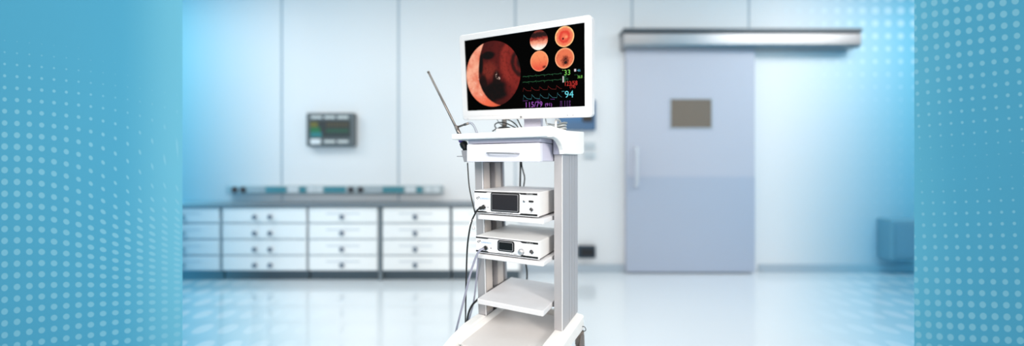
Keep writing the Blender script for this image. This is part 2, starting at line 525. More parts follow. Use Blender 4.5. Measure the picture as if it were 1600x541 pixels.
mb = MB(); mb.box(xa + 0.045, xa + 0.14, YM - 0.006, YM - 0.0005, za + 0.02, za + 0.07, bev=0.002); plabel(mb.build('key_pad', M('key_white', (226, 232, 236), 0.5), t), 'larger white key pad')
for k in range(2):
    mb = MB(); q = xa + 0.175 + k * 0.125
    mb.box(q, q + 0.10, YM - 0.006, YM - 0.0005, za + 0.032, za + 0.058, bev=0.002); mb.build('bottom_key', lightkey, t)

# medical rail trunking
YT = WALL_Y - 0.06
za, zb = wz(303.5, YT), wz(290, YT)
t = thing('wall_trunking', 'long grey and teal service trunking on wall above the worktop', 'trunking', (wx(522, YT), YT, za))
mb = MB(); mb.box(wx(352.5, YT), wx(692, YT), YT, WALL_Y - 0.002, za, zb, bev=0.01)
mb.build('housing', M_ombre('trunking_grey', (168, 182, 188), 0.5), t)
teal = M_ombre('teal_panel', (72, 138, 152), 0.5)
lt = M_ombre('light_panel', (208, 218, 224), 0.5)
gr = M_ombre('grey_panel', (168, 182, 190), 0.5)
def tp(a, b, m, nm):
    mb = MB(); mb.box(wx(a, YT), wx(b, YT), YT - 0.004, YT - 0.0005, za + 0.012, zb - 0.012, bev=0.002); mb.build(nm, m, t)
for a, b in ((415, 447), (468, 478), (506, 540), (598, 631), (651, 660)): tp(a, b, teal, 'teal_panel')
for a, b in ((450, 466), (481, 492), (493, 504), (634, 649), (664, 674), (676, 687)): tp(a, b, lt, 'light_panel')
for a, b in ((388, 413), (571, 597)): tp(a, b, gr, 'grey_panel')
for q in (367, 380, 548.5, 563.5):
    mb = MB(); mb.lathe([(0.03, 0), (0.03, 0.006), (0.024, 0.012), (0.018, 0.008), (0.002, 0.008)], (wx(q, YT), YT - 0.0005, (za + zb) / 2), (0, -1, 0), 18)
    plabel(mb.build('socket', M('socket_dark', (66, 66, 72), 0.5), t), 'dark round gas socket')

# blue wall display behind the big monitor
YD = WALL_Y - 0.05
xa, xb, za, zb = wx(872, YD), wx(931, YD), wz(203, YD), wz(156, YD)
t = thing('wall_display', 'blue wall display mostly hidden behind the right edge of the big monitor', 'display', ((xa + xb) / 2, YD, za))
mb = MB(); mb.box(xa, xb, YD, WALL_Y - 0.002, za, zb, bev=0.006)
mb.build('housing', M('display_blue_frame', (70, 108, 146), 0.4), t)
mb = MB(); mb.box(xa + 0.02, xb - 0.025, YD - 0.003, YD - 0.0005, za + 0.07, zb - 0.03); s1 = mb.build('screen', M('display_blue', (58, 112, 160), 0.35), t)
mb = MB(); mb.box(xb - 0.13, xb - 0.03, YD - 0.006, YD - 0.0035, za + 0.075, za + 0.2); plabel(mb.build('dark_window', M('display_dark', (36, 36, 38), 0.4), s1), 'dark window on the screen')
sw_m = M('switch_grey', (206, 216, 222), 0.5)
for (a, b, lab) in ((222.5, 233, 'pale light switch plate on wall right of cart, upper of two'), (237, 248.5, 'pale light switch plate on wall right of cart, lower of two')):
    mb = MB(); xa, xb = wx(912, WALL_Y), wx(930, WALL_Y)
    t = thing('light_switch', lab, 'light switch', ((xa + xb) / 2, WALL_Y - 0.012, wz(b)), 0, 'switch plates on the back wall')
    mb.box(xa, xb, WALL_Y - 0.014, WALL_Y - 0.001, wz(b), wz(a), bev=0.003); mb.build('plate', sw_m, t)
    for k in range(2):
        mb = MB(); q = xa + 0.012 + k * 0.047
        mb.box(q, q + 0.040, WALL_Y - 0.020, WALL_Y - 0.0145, wz(b) + 0.01, wz(a) - 0.01, bev=0.002); mb.build('rocker', M('rocker_grey', (196, 208, 216), 0.5), t)
# dark socket box low on the wall
YS = WALL_Y - 0.05
xa, xb, za, zb = wx(903.5, YS), wx(931, YS), wz(404, YS), wz(385, YS)
t = thing('socket_box', 'small black socket box low on wall beside the cart column', 'socket box', ((xa + xb) / 2, YS, za))
mb = MB(); mb.box(xa, xb, YS, WALL_Y - 0.002, za, zb, bev=0.006); mb.build('housing', M('socket_box_blue_black', (38, 58, 74), 0.5), t)
mb = MB(); mb.box(xa + 0.025, xb - 0.02, YS - 0.004, YS - 0.0005, za + 0.025, zb - 0.025, bev=0.002); mb.build('cover', M('socket_black', (18, 24, 30), 0.5), t)
# blue-grey box at the right
YS = WALL_Y - 0.14
xa, xb, za, zb = wx(1393, YS), wx(1450, YS), wz(407, YS), wz(344, YS)
t = thing('wall_box', 'blurred dark blue box low on wall at far right', 'wall box', ((xa + xb) / 2, YS, za))
mb = MB(); mb.box(xa, xb, YS, WALL_Y - 0.002, za, zb, bev=0.01); mb.build('housing', M('box_blue', (98, 160, 186), 0.6), t)
mb = MB(); mb.box(xa + 0.03, xb - 0.03, YS - 0.008, YS - 0.0005, za + 0.03, zb - 0.03, bev=0.004); mb.build('lid', M('box_lid_blue', (90, 152, 180), 0.6), t)

# ================================================================== THE CART
cart = cthing('medical_cart', 'white medical trolley with aluminium columns, drawer and shelves in the centre', 'cart', -0.134, 0.1, 0.0)
# tabletop: rounded plan
def rounded_rect(x0, x1, y0, y1, r, n=6):
    out = []
    for cxx, cyy, a0 in ((x1 - r, y1 - r, 0), (x0 + r, y1 - r, 90), (x0 + r, y0 + r, 180), (x1 - r, y0 + r, 270)):
        for k in range(n + 1):
            a = math.radians(a0 + 90 * k / n); out.append((cxx + r * math.cos(a), cyy + r * math.sin(a)))
    return out
mb = MB(CF); mb.prism(rounded_rect(-0.355, 0.092, -0.10, 0.345, 0.012), 'z', 1.148, 1.1705, bev=0.005, seg=3)
mb.build('tabletop', white_top, cart)
# right side skirt with its arched front edge
arc = [(-0.099, 1.146), (-0.079, 1.1455), (-0.044, 1.142), (-0.012, 1.133), (0.015, 1.118), (0.032, 1.102), (0.040, 1.086)]
pr = arc + [(0.20, 1.087), (0.315, 1.091), (0.338, 1.100), (0.338, 1.190), (0.330, 1.1965), (0.20, 1.1885), (0.0, 1.1775), (-0.099, 1.1705)]
mb = MB(CF); mb.prism(pr, 'x', 0.0705, 0.0925, bev=0.004, seg=3)
mb.build('side_skirt', white_top, cart)
# back rim
mb = MB(CF); mb.box(-0.345, 0.0705, 0.325, 0.343, 1.1706, 1.19, bev=0.004); mb.build('back_rim', white_top, cart)
# columns
def column_right():
    mb = MB(CF); x0, x1, y0, y1 = 0.032, 0.068, 0.09, 0.315
    pts = [(x0, y0), (x1 - 0.002, y0), (x1, y0 + 0.002)]
    for s in (0.186, 0.223, 0.259):
        pts += [(x1, s - 0.0015), (x1 - 0.006, s - 0.0015), (x1 - 0.006, s + 0.0015), (x1, s + 0.0015)]
    pts += [(x1, y1), (x0, y1)]
    mb.prism(pts, 'z', 0.357, 1.147)
    return mb
mb = column_right(); mb.build('column', alu, cart)
mb = MB(CF); mb.box(0.0325, 0.0675, 0.078, 0.0895, 1.086, 1.147); plabel(mb.build('column_cap', lav, cart), 'pale lavender cap under the tabletop')
def column_left():
    x0, x1, y0, y1 = -0.347, -0.304, 0.09, 0.302
    pts = [(x0, y0), (x1 - 0.005, y0), (x1 - 0.003, y0 - 0.003), (x1, y0 - 0.003), (x1, y0 + 0.003), (x1 - 0.002, 0.153), (x1 - 0.022, 0.157), (x1 - 0.022, 0.2), (x1 - 0.002, 0.203), (x1 - 0.002, 0.262), (x1 - 0.012, 0.264), (x1 - 0.012, 0.282), (x1, 0.284), (x1, y1), (x0, y1)]
    mb = MB(CF); mb.prism(pts, 'z', 0.357, 1.147)
    for v in mb.bm.verts: v.co.x += -0.010 + (1.09 - v.co.z) / 0.733 * 0.022
    return mb
column_left().build('column', alu, cart)
mb = MB(CF); mb.box(-0.327, -0.3255, 0.158, 0.199, 0.37, 1.05)
for v in mb.bm.verts: v.co.x += -0.010 + (1.09 - v.co.z) / 0.733 * 0.022
plabel(mb.build('cable_channel', alu_dark, cart), 'dark channel running up the left column')
for w0, w1 in ((0.098, 0.151), (0.205, 0.261)):
    mb = MB(CF); mb.box(-0.3045, -0.3028, w0, w1, 0.37, 1.052)
    for v in mb.bm.verts: v.co.x += -0.010 + (1.09 - v.co.z) / 0.733 * 0.022
    plabel(mb.build('inner_panel', M('beige_panel', (198, 190, 184), 0.5), cart), 'beige inner face of the left column')
mb = MB(CF); mb.box(-0.334, -0.291, 0.088, 0.304, 0.3555, 0.3568, bev=0.0003); mb.build('column_foot', alu_dark, cart)
mb = MB(CF); mb.box(0.0655, 0.0684, 0.0885, 0.0915, 0.357, 1.085, bev=0.0006)  # white strip put in as the highlight line on the front corner
plabel(mb.build('edge_highlight', white, cart), 'painted highlight along the right column edge')
mb = MB(CF); mb.box(-0.3065, -0.3030, 0.0855, 0.0885, 0.357, 1.085, bev=0.0006)  # same painted highlight line for the left column's inner corner
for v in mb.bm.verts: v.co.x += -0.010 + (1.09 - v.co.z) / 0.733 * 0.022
plabel(mb.build('edge_highlight', white, cart), 'painted highlight along the left column edge')
# drawer housing and drawer
mb = MB(CF); mb.box(-0.300, 0.0275, -0.052, 0.30, 1.131, 1.1475, bev=0.002)
plabel(mb.build('drawer_rail', lav, cart), 'lavender strip above the drawer')
mb = MB(CF); mb.box(-0.299, 0.0265, -0.03, 0.30, 1.058, 1.1295, bev=0.002); mb.build('drawer_housing', lav, cart)
mb = MB(CF); pl = [(-0.301, -0.03), (-0.301, -0.058), (-0.298, -0.062), (0.020, -0.062), (0.0265, -0.059), (0.0275, -0.054), (0.0275, -0.03)]
mb.prism(pl, 'z', 1.0555, 1.1275, bev=0.002)
dr = mb.build('drawer', drawer_w, cart)
mb = MB(CF)
h0, h1 = cp(759, 239.2, -0.085), cp(807, 239.8, -0.085)
mb.tube([(h0[0], -0.0625, h0[2]), (h0[0] + 0.004, -0.082, h0[2]), (h0[0] + 0.02, -0.086, h0[2]), (h1[0] - 0.02, -0.086, h1[2]), (h1[0] - 0.004, -0.082, h1[2]), (h1[0], -0.0625, h1[2])], 0.0036, n=12)
plabel(mb.build('handle', M('handle_silver', (160, 161, 166), 0.3, 0.5), dr), 'silver bar handle')
# shelves
def shelf(z0, z1, wf=-0.008, wb=0.325):
    mb = MB(CF); x0, x1 = -0.284, 0.0215
    mb.prism(rounded_rect(x0, x1, wf, wb, 0.008), 'z', z0, z1, bev=0.003)
    o = mb.build('shelf', shelf_w, cart)
    for x in (x0 - 0.013, x1 + 0.001):
        mb = MB(CF); mb.box(x, x + 0.009 if x > 0 else x + 0.012, 0.10, 0.30, z0 + 0.002, z1 - 0.002); mb.build('shelf_bracket', alu_dark, o)
    return o
shelf(0.809, 0.829); shelf(0.642, 0.660); shelf(0.445, 0.467)
# base
def base_mesh():
    mb = MB(CF)
    for s in (0, 1):
        # rail section (u, z) -> right side; mirrored about u=-0.134
        sec = [(0.030, 0.296), (0.030, 0.348), (0.036, 0.3565), (0.070, 0.3565), (0.096, 0.352), (0.101, 0.346), (0.101, 0.292), (0.094, 0.288)]
        zoff = 0.0
        if s: sec = [(-0.268 - a + (0.013 if a > 0.08 else 0), b - (0.012 if a > 0.08 and b > 0.3 else 0)) for a, b in sec]
        stations = [(0.300, 0, 0), (0.29, 0, 0), (0.06, 0, 0.012), (-0.03, 0, 0.012), (-0.12, -0.014, 0.0), (-0.24, -0.05, -0.02), (-0.31, -0.085, -0.04), (-0.33, -0.105, -0.05)]
        t = bmesh.new(); rings = []
        zm = 0.32
        for w, dt, db in stations:
            ring = []
            for a, b in sec:
                dz = dt if b > zm else db
                # widen the neck under the column
                ring.append(t.verts.new((a, w, b + dz)))
            rings.append(ring)
        n = len(sec)
        for r0, r1 in zip(rings, rings[1:]):
            for i in range(n): t.faces.new([r0[i], r0[(i + 1) % n], r1[(i + 1) % n], r1[i]])
        t.faces.new(rings[0]); t.faces.new(list(reversed(rings[-1])))
        # concave fillet from the rail inwards to the tray
        t.verts.index_update(); mb._merge(t)
        fil = [(0.0305, 0.347), (0.0305, 0.318), (0.004, 0.318), (0.012, 0.325), (0.022, 0.334), (0.028, 0.343)]
        if s: fil = [(-0.268 - a, b) for a, b in fil]
        mb.prism(fil, 'y', -0.12, 0.30)
    mb.box(-0.30, 0.032, 0.296, 0.315, 0.292, 0.352, bev=0.004)
    return mb
base_mesh().build('base_frame', white_top, cart)
mb = MB(CF); mb.prism(rounded_rect(-0.288, 0.020, -0.135, 0.294, 0.02), 'z', 0.300, 0.3285, bev=0.004)
tray = plabel(mb.build('base_tray', M('tray_white', (222, 218, 216), 0.5), cart), 'flat tray between the base rails')
# casters
for (u, w) in ((0.088, 0.275), (-0.345, 0.275), (0.075, -0.27), (-0.343, -0.27)):
    top = 0.286 if w > 0 else 0.222
    mb = MB(CF); rw = 0.085
    mb.lathe([(0.02, -0.012), (0.075, -0.0125), (rw, -0.009), (rw, 0.009), (0.075, 0.0125), (0.02, 0.012)], (u, w, rw), (1, 0, 0), 32)
    c = mb.build('caster', rubber, cart)
    mb = MB(CF)
    mb.cyl((u, w, top - 0.06), (u, w, top), 0.02)
    ft = min(top - 0.055, rw + 0.13)
    for q in (-0.019, 0.015):
        mb.prism([(w - 0.02, rw - 0.015), (w + 0.02, rw - 0.015), (w + 0.035, ft - 0.03), (w + 0.02, ft), (w - 0.02, ft), (w - 0.035, ft - 0.03)], 'x', u + q, u + q + 0.004, bev=0.001)
    mb.box(u - 0.019, u + 0.019, w - 0.02, w + 0.02, ft - 0.004, ft)
    mb.build('fork', M('fork_grey', (148, 138, 132), 0.5, 0.3), c)
# tall grey guard beside the rear right caster and a black hook
mb = MB(CF); mb.prism([(0.215, 0.12), (0.285, 0.12), (0.292, 0.22), (0.286, 0.268), (0.262, 0.284), (0.235, 0.284), (0.222, 0.25)], 'x', 0.1015, 0.1075, bev=0.002)
plabel(mb.build('caster_guard', rubber, cart), 'grey brown guard over the rear caster')
mb = MB(CF); hk = cp(911.5, 514, 0.272)
mb.tube([(hk[0] - 0.004, 0.272, hk[2] + 0.009), (hk[0] + 0.004, 0.272, hk[2] + 0.010), (hk[0] + 0.0105, 0.272, hk[2] + 0.003), (hk[0] + 0.010, 0.272, hk[2] - 0.006), (hk[0] + 0.002, 0.272, hk[2] - 0.0105), (hk[0] - 0.005, 0.272, hk[2] - 0.008)], 0.0018)
plabel(mb.build('cable_hook', blackp, cart), 'black ring shaped hook')
# scope holder at the left
mb = MB(CF)
mb.prism([(-0.356, 1.1055), (-0.318, 1.1055), (-0.318, 1.055), (-0.342, 1.055), (-0.352, 1.085)], 'y', -0.02, 0.02, bev=0.002)
mb.box(-0.378, -0.302, -0.022, 0.022, 1.0775, 1.0815, bev=0.001)
mb.box(-0.319, -0.3005, -0.015, 0.015, 1.06, 1.10)
plabel(mb.build('scope_holder', M('holder_grey', (150, 150, 156), 0.45), cart), 'grey instrument holder cup on the drawer side')

# ================================================================== ENDOSCOPE
sc = cthing('endoscope', 'slim steel rigid endoscope leaning left out of the cart side holder', 'endoscope', -0.345, 0.0, 1.106)
tip = Vector(cp(669, 112, 0.0)); low = Vector(cp(719.5, 213, 0.0)); mid = Vector(cp(713.2, 199, 0.0))
mb = MB(CF); mb.cyl(tip, low, 0.0052, 0.0058, 18); mb.cyl(mid + (tip - mid).normalized() * 0.004, low, 0.0088, 0.0088, 18)
mb.cyl(tip, tip + (low - tip).normalized() * 0.006, 0.006, 0.006, 18)
mb.build('shaft', steel, sc)
mb = MB(CF); a = Vector(cp(714, 199, 0.0)); b = Vector(cp(733, 192.3, -0.004))
mb.cyl(a, b, 0.0045, 0.0045, 14); mb.cyl(a + (b - a) * 0.62, b, 0.006, 0.0055, 14); plabel(mb.build('light_post', steel, sc), 'short side arm of the shaft')
mb = MB(CF); mb.tube([b - (b - a) * 0.02, Vector(cp(736.5, 192.8, -0.002)), Vector(cp(741, 198, 0.0)), Vector(cp(745, 207, 0.004)), Vector(cp(747, 212.2, 0.006)) + Vector((0, 0, 0.001))], 0.0052, n=12)
plabel(mb.build('light_cable', M('light_cable_grey', (150, 158, 172), 0.4), sc), 'curved grey light cable')
mb = MB(CF); d = (low - tip).normalized(); q0 = Vector(cp(720, 214.5, 0.0)); q1 = Vector(cp(723.5, 222.6, 0.0))
mb.lathe([(0.008, 0), (0.015, 0.004), (0.0165, 0.016), (0.013, (q1 - q0).length)], q0, q1 - q0, 20); plabel(mb.build('coupler', purple, sc), 'purple coupling ring')
mb = MB(CF); q2 = Vector(cp(728.0, 235.2, 0.0))
mb.lathe([(0.014, 0), (0.0175, 0.003), (0.0175, 0.018), (0.0125, 0.030), (0.012, (q2 - q1).length)], q1, q2 - q1, 20); plabel(mb.build('camera_head', blackp, sc), 'black camera head')

# ================================================================== CABLES
def cable(name, label, pts, mat, r, group=None):
    P = [Vector(cp(*p)) for p in pts]
    o0 = P[-1]
    t = cthing(name, label, 'cable', o0.x, o0.y, min(p.z for p in P), group)
    mb = MB(CF); mb.tube(P, r, n=10)
    mb.build('cable', mat, t)
    return t
cable('camera_head_cable', 'thin black cable hanging from the instrument holder past the drawer', [(730.5, 254.4, 0.0), (731.3, 268, 0.0), (733, 290, -0.005), (736.5, 309, -0.01), (741, 328, -0.016), (742.2, 333, -0.016)], cable_b, 0.0028)
t = cable('camera_cable', 'thick black cable plugged into the upper device and dropping down left side', [(755.5, 323.7, -0.028), (751, 324.8, -0.032), (746, 328.5, -0.034), (741.5, 336, -0.034), (737, 346, -0.034), (733, 364, -0.034), (730, 390, -0.02), (728.6, 430, 0.02), (727.7, 470, 0.06), (727.2, 517, 0.10), (727.4, 545, 0.10), (728, 600, 0.10)], cable_b, 0.0036)
mb = MB(CF); a = Vector(cp(756.5, 323.4, -0.012)); b = Vector(cp(748.5, 326.2, -0.031))
mb.lathe([(0.0085, 0), (0.0085, 0.006), (0.007, 0.008), (0.0075, 0.02), (0.0048, (b - a).length)], a, b - a, 18); plabel(mb.build('plug', blackp, t), 'fat black plug')
mb = MB(CF); mb.tube([cp(736.6, 344.6, -0.034), cp(735.0, 348, -0.034), cp(733.8, 351.5, -0.034)], 0.0044, n=12); plabel(mb.build('cable_tag', white, t), 'white sleeve on the cable')
mb = MB(CF); mb.tube([cp(737.6, 342.6, -0.035), cp(738.6, 343.5, -0.037), cp(739.2, 348, -0.036), cp(739.6, 354, -0.036)], 0.0010, n=8)
dc = cp(739.8, 356.5, -0.036)
mb.lathe([(0.003, -0.006), (0.0065, -0.004), (0.0065, 0.004), (0.003, 0.006)], dc, (0.3, -1, 0.2), 16); plabel(mb.build('dust_cap', M('cap_clear', (206, 206, 208), 0.3), t), 'pale dust cap dangling on a cord')
t = cable('light_guide_cable', 'pale grey cable plugged into the lower device and sweeping down left', [(756.5, 389.2, -0.03), (750.5, 391, -0.036), (746, 397, -0.038), (741, 409, -0.038), (735, 428, -0.038), (727, 460, -0.038), (719, 492, -0.038), (713, 516, -0.01), (709.5, 535, 0.02), (709.0, 548, 0.03), (709.5, 600, 0.03)], cable_g, 0.0046)
mb = MB(CF); a = Vector(cp(758.5, 387.6, -0.012)); b = Vector(cp(752.5, 390.3, -0.034))
mb.lathe([(0.0055, 0), (0.0055, 0.014), (0.0062, 0.016), (0.005, (b - a).length)], a, b - a, 16); plabel(mb.build('plug', blackp, t), 'small black plug')
cable('grey_cable', 'thin grey cable beside the left column below the lower device', [(747.5, 400, 0.06), (746, 418, 0.07), (743.5, 445, 0.085), (740, 472, 0.1), (734.5, 494, 0.12), (729.5, 510, 0.13), (729, 530, 0.135), (730, 590, 0.135)], cable_g, 0.0040)
cable('short_black_cable', 'short black cable curving out under the empty shelf to the left', [(749, 466, 0.06), (744, 470.5, 0.055), (738, 477, 0.05), (733, 487, 0.05), (730.4, 499, 0.06), (729.4, 514, 0.07), (729.5, 530, 0.07), (730, 590, 0.07)], cable_b, 0.0048)
cable('power_cable', 'straight black power cable hanging behind the shelves below the drawer', [(813, 246, 0.31), (813.2, 262, 0.31), (812.8, 280, 0.31), (812.6, 300, 0.31)], cable_b, 0.0046)
cable('power_cable', 'bowed black power cable beside the straight one below the drawer', [(815.0, 246, 0.309), (815.2, 258, 0.309), (817.4, 268, 0.309), (819.6, 277, 0.309), (819.0, 286, 0.309), (817, 299, 0.309)], cable_b, 0.0034)
cable('power_cable', 'black cable end seen behind the empty middle shelf', [(820.5, 408, 0.345), (822.6, 418, 0.345), (823.5, 428, 0.345), (823.0, 444, 0.345)], cable_b, 0.0042)

# ================================================================== BOX DEVICES
def device(label, u0, u1, z0, z1, big):
    t = cthing('endoscopy_unit', label, 'medical device', (u0 + u1) / 2, 0.15, z0)
    wb = 0.322
    mb = MB(CF); mb.box(u0, u1, 0.001, wb, z0 + 0.006, z1, bev=0.003)
    mb.build('housing', dev_w, t)
    mb = MB(CF); mb.box(u0 + 0.006, u1 - 0.006, 0.006, wb - 0.01, z0 + 0.0035, z0 + 0.0062); mb.build('underside', alu_dark, t)
    for a in (u0 + 0.03, u1 - 0.03):
        for w in (0.03, wb - 0.04):
            mb = MB(CF); mb.cyl((a, w, z0), (a, w, z0 + 0.0038), 0.009); mb.build('foot', blackp, t)
    mb = MB(CF); mb.box(u0, u1, -0.004, 0.0008, z0 + 0.005, z1 - 0.0005, bev=0.0015); fp = mb.build('front_panel', M('panel_white', (236, 236, 240), 0.4), t)
    yy = -0.0046
    W = u1 - u0
    def band(top, hi):
        zt = z1 - 0.004 if top else z0 + 0.0085
        sgn = -1 if top else 1
        thick, thin = 0.0080, 0.0032
        a, b = u0 + W * 0.22, u0 + W * 0.72
        pts = [(u0 + 0.0005, zt), (u1 - 0.004, zt), (u1 - 0.004, zt + sgn * thick), (b + 0.008, zt + sgn * thick), (b, zt + sgn * thin), (a, zt + sgn * thin), (a - 0.008, zt + sgn * thick * 0.8), (u0 + 0.0005, zt + sgn * thick * 0.8)]
        mb = MB(CF); mb.prism(pts, 'y', yy, yy + 0.0005); plabel(mb.build('black_band', blackp, fp), 'thin black band across the panel')
    band(True, 0); band(False, 0)
    def rr(uc0, uc1, zc0, zc1, r, d, name, mat, parent, y0=yy):
        mb = MB(CF); mb.prism(rounded_rect(uc0, uc1, zc0, zc1, r), 'y', y0 - d, y0, bev=min(0.0006, d * 0.4)); return mb.build(name, mat, parent)
    dk = M('logo_dark', (60, 62, 70), 0.5); lb = M('logo_blue', (92, 160, 214), 0.5); gt = M('print_grey', (92, 92, 98), 0.5); wt = M('print_white', (225, 225, 225), 0.5)
    def socket(px, py, r, nm, pins=True):
        c = cp(px, py, -0.0046)
        mb = MB(CF); mb.lathe([(r, 0), (r, 0.004), (r * 0.82, 0.0055), (r * 0.78, 0.003), (0.0002, 0.003)], c, (0, -1, 0), 22)
        o = mb.build(nm, chrome, fp)
        if pins:
            mb = MB(CF); mb.lathe([(r * 0.55, 0), (r * 0.5, 0.0025), (0.0002, 0.0025)], (c[0], c[1] - 0.0032, c[2]), (0, -1, 0), 14); mb.build('socket_insert', M('insert_grey', (70, 68, 70), 0.5), o)
        return o
    if big:
        d = rr(-0.2155, -0.0825, 0.847, 0.926, 0.006, 0.003, 'display', blackp, fp)
        rr(-0.2105, -0.0875, 0.8515, 0.9215, 0.004, 0.0012, 'display_trim', M('trim_silver', (170, 170, 174), 0.35, 0.4), d, yy - 0.0031)
        rr(-0.2085, -0.0895, 0.8540, 0.9195, 0.002, 0.0010, 'display_glass', M('glass_dark', (30, 30, 36), 0.25), d, yy - 0.0044)
        c = cp(819, 314.7, yy); mb = MB(CF); mb.lathe([(0.0055, 0), (0.0055, 0.002), (0.004, 0.003), (0.0002, 0.003)], c, (0, -1, 0), 18); b_ = mb.build('power_button', chrome, fp)
        c = cp(830, 315, yy); rr(c[0] - 0.011, c[0] + 0.011, c[2] - 0.004, c[2] + 0.004, 0.0035, 0.002, 'usb_port', blackp, fp)
        text_mesh('port_text', 'USB', gt, fp, CF, c[0] - 0.005, c[0] + 0.005, c[2] - 0.0105, c[2] - 0.0075, yy)
        socket(830.6, 327.7, 0.0085, 'connector'); socket(756.3, 323.6, 0.0105, 'camera_socket')
        c = cp(762.4, 324, yy); mb = MB(CF); mb.lathe([(0.0022, 0), (0.0022, 0.001), (0.0002, 0.0012)], c, (0, -1, 0), 12); mb.build('white_balance_button', dk, fp)
        L = cp(747.2, 309.5, yy); a, b = cp(750.0, 311.4, yy), cp(766, 309.2, yy)
        text_mesh('brand_text', 'SUPERMEDIC', lb, fp, CF, a[0], b[0], L[2] - 0.0055, L[2] + 0.0015, yy)
        text_mesh('panel_text', 'HYPERLIGHT - CAM', gt, fp, CF, -0.190, -0.115, 0.8405, 0.8445, yy)
        text_mesh('band_text', 'HD-1080P', wt, fp, CF, -0.052, -0.024, 0.9238, 0.9275, yy - 0.0004)
        text_mesh('socket_text', 'CAM', gt, fp, CF, -0.036, -0.026, 0.8495, 0.8525, yy)
    else:
        d = rr(-0.183, -0.1055, 0.6835, 0.7285, 0.009, 0.003, 'display', blackp, fp)
        rr(-0.1775, -0.111, 0.688, 0.7240, 0.006, 0.0012, 'display_trim', M('trim_silver', (170, 170, 174), 0.35, 0.4), d, yy - 0.0031)
        rr(-0.1755, -0.113, 0.6905, 0.7220, 0.003, 0.0010, 'display_glass', M('glass_black', (8, 8, 10), 0.25), d, yy - 0.0044)
        c = cp(814.8, 393.6, yy); mb = MB(CF); mb.lathe([(0.0135, 0), (0.0135, 0.002), (0.011, 0.003), (0.0105, 0.012), (0.009, 0.0135), (0.0002, 0.0135)], c, (0, -1, 0), 24); plabel(mb.build('dial', M('dial_silver', (205, 205, 208), 0.3, 0.7), fp), 'silver brightness dial')
        socket(831, 393.7, 0.0095, 'connector'); socket(759.5, 387.5, 0.011, 'light_socket')
        c = cp(767.2, 388, yy); mb = MB(CF); mb.lathe([(0.0025, 0), (0.0025, 0.001), (0.0002, 0.0012)], c, (0, -1, 0), 12); mb.build('standby_button', dk, fp)
        L = cp(748.7, 377.6, yy); a, b = cp(752, 378.6, yy), cp(768, 378.6, yy)
        text_mesh('brand_text', 'SUPERMEDIC', lb, fp, CF, a[0], b[0], L[2] - 0.0055, L[2] + 0.0015, yy)
        text_mesh('panel_text', 'COLDLIGHT ENDOSCOPE MEDI', gt, fp, CF, -0.189, -0.096, 0.6735, 0.6775, yy)
        text_mesh('band_text', 'F LED-S', wt, fp, CF, -0.050, -0.024, 0.7262, 0.730, yy - 0.0004)
    # little swirl emblem left of the writing
    mb = MB(CF)
    for k, (du, dz, s) in enumerate(((-0.0035, -0.001, 1.0), (0.0035, 0.003, 0.8))):
        pts = []
        for q in range(15):
            an = math.radians(40 + 290 * q / 14 + 180 * k); pts.append((L[0] + du + 0.0042 * s * math.cos(an) * 1.1, yy - 0.0003, L[2] + dz + 0.0034 * s * math.sin(an)))
        mb.tube(pts, 0.0011 * s, n=6, sub=2)
    mb.build('emblem', dk, fp)
    return t
device('white endoscope camera box with large dark display on the upper shelf', -0.2985, -0.0005, 0.8295, 0.9335, True)
device('white cold light box with small display and silver dial on second shelf', -0.2905, 0.0025, 0.6605, 0.7375, False)

# ================================================================== BIG MONITOR
mc = Vector((0.03886775, 1.64766184, 1.46531755))
yaw, pit, rol = -0.49958436, 0.12780988, 0.03548067
MFR = Matrix.Translation(mc) @ Matrix.Rotation(yaw, 4, 'Z') @ Matrix.Rotation(pit, 4, 'X') @ Matrix.Rotation(rol, 4, 'Y')
mon = cthing('display_monitor', 'large white framed medical monitor on top of the cart showing organ images', 'monitor', -0.1, 0.12, 1.171)
mw = M('monitor_white', (224, 224, 226), 0.4)
X0, X1, Z0, Z1 = -0.3275, 0.3285, -0.2145, 0.1955
SX, SZ = 0.2988, 0.1681
mb = MB(MFR)
# frame made of a bevelled back shell and four bezel bars
mb.prism(rounded_rect(X0, X1, Z0, Z1, 0.016), 'y', 0.004, 0.040, bev=0.006, seg=3)
mb.prism([(-0.2, -0.13), (0.2, -0.13), (0.2, 0.12), (-0.2, 0.12)], 'y', 0.038, 0.062, bev=0.01)
mb.build('housing', mw, mon)
mb = MB(MFR)
outer = rounded_rect(X0, X1, Z0, Z1, 0.016, 6)
inner = rounded_rect(-SX, SX, -SZ, SZ, 0.0008, 6)
t_ = bmesh.new(); n_ = len(outer)
def ring(pts, y): return [t_.verts.new((p[0], y, p[1])) for p in pts]
def off(pts, d):
    cxm, czm = (X0 + X1) / 2, (Z0 + Z1) / 2
    return [(p[0] - math.copysign(d, p[0] - cxm), p[1] - math.copysign(d, p[1] - czm)) for p in pts]
rs = [ring(outer, 0.006), ring(outer, -0.003), ring(off(outer, 0.003), -0.006), ring(inner, -0.0055), ring(inner, 0.002)]
for a, b in zip(rs, rs[1:]):
    for i in range(n_): t_.faces.new([a[i], a[(i + 1) % n_], b[(i + 1) % n_], b[i]])
t_.verts.index_update(); mb._merge(t_)
bez = mb.build('bezel', mw, mon)
mb = MB(MFR); mb.box(X0 + 0.004, X1 - 0.004, -0.0066, -0.0060, -0.1952, -0.1944); mb.build('bezel_seam', M('seam_line_grey', (196, 196, 198), 0.5), bez)
for q in (0.2227, 0.247):
    mb = MB(MFR); mb.lathe([(0.0022, 0), (0.0022, 0.0008), (0.0002, 0.001)], (q, -0.0062, -0.2035), (0, -1, 0), 12); mb.build('button', M('button_grey', (150, 152, 158), 0.5), bez)
mb = MB(MFR); mb.box(-0.303, -0.292, -0.0068, -0.0062, -0.2105, -0.2035); mb.build('sticker', M('sticker_grey', (205, 205, 208), 0.5), bez)
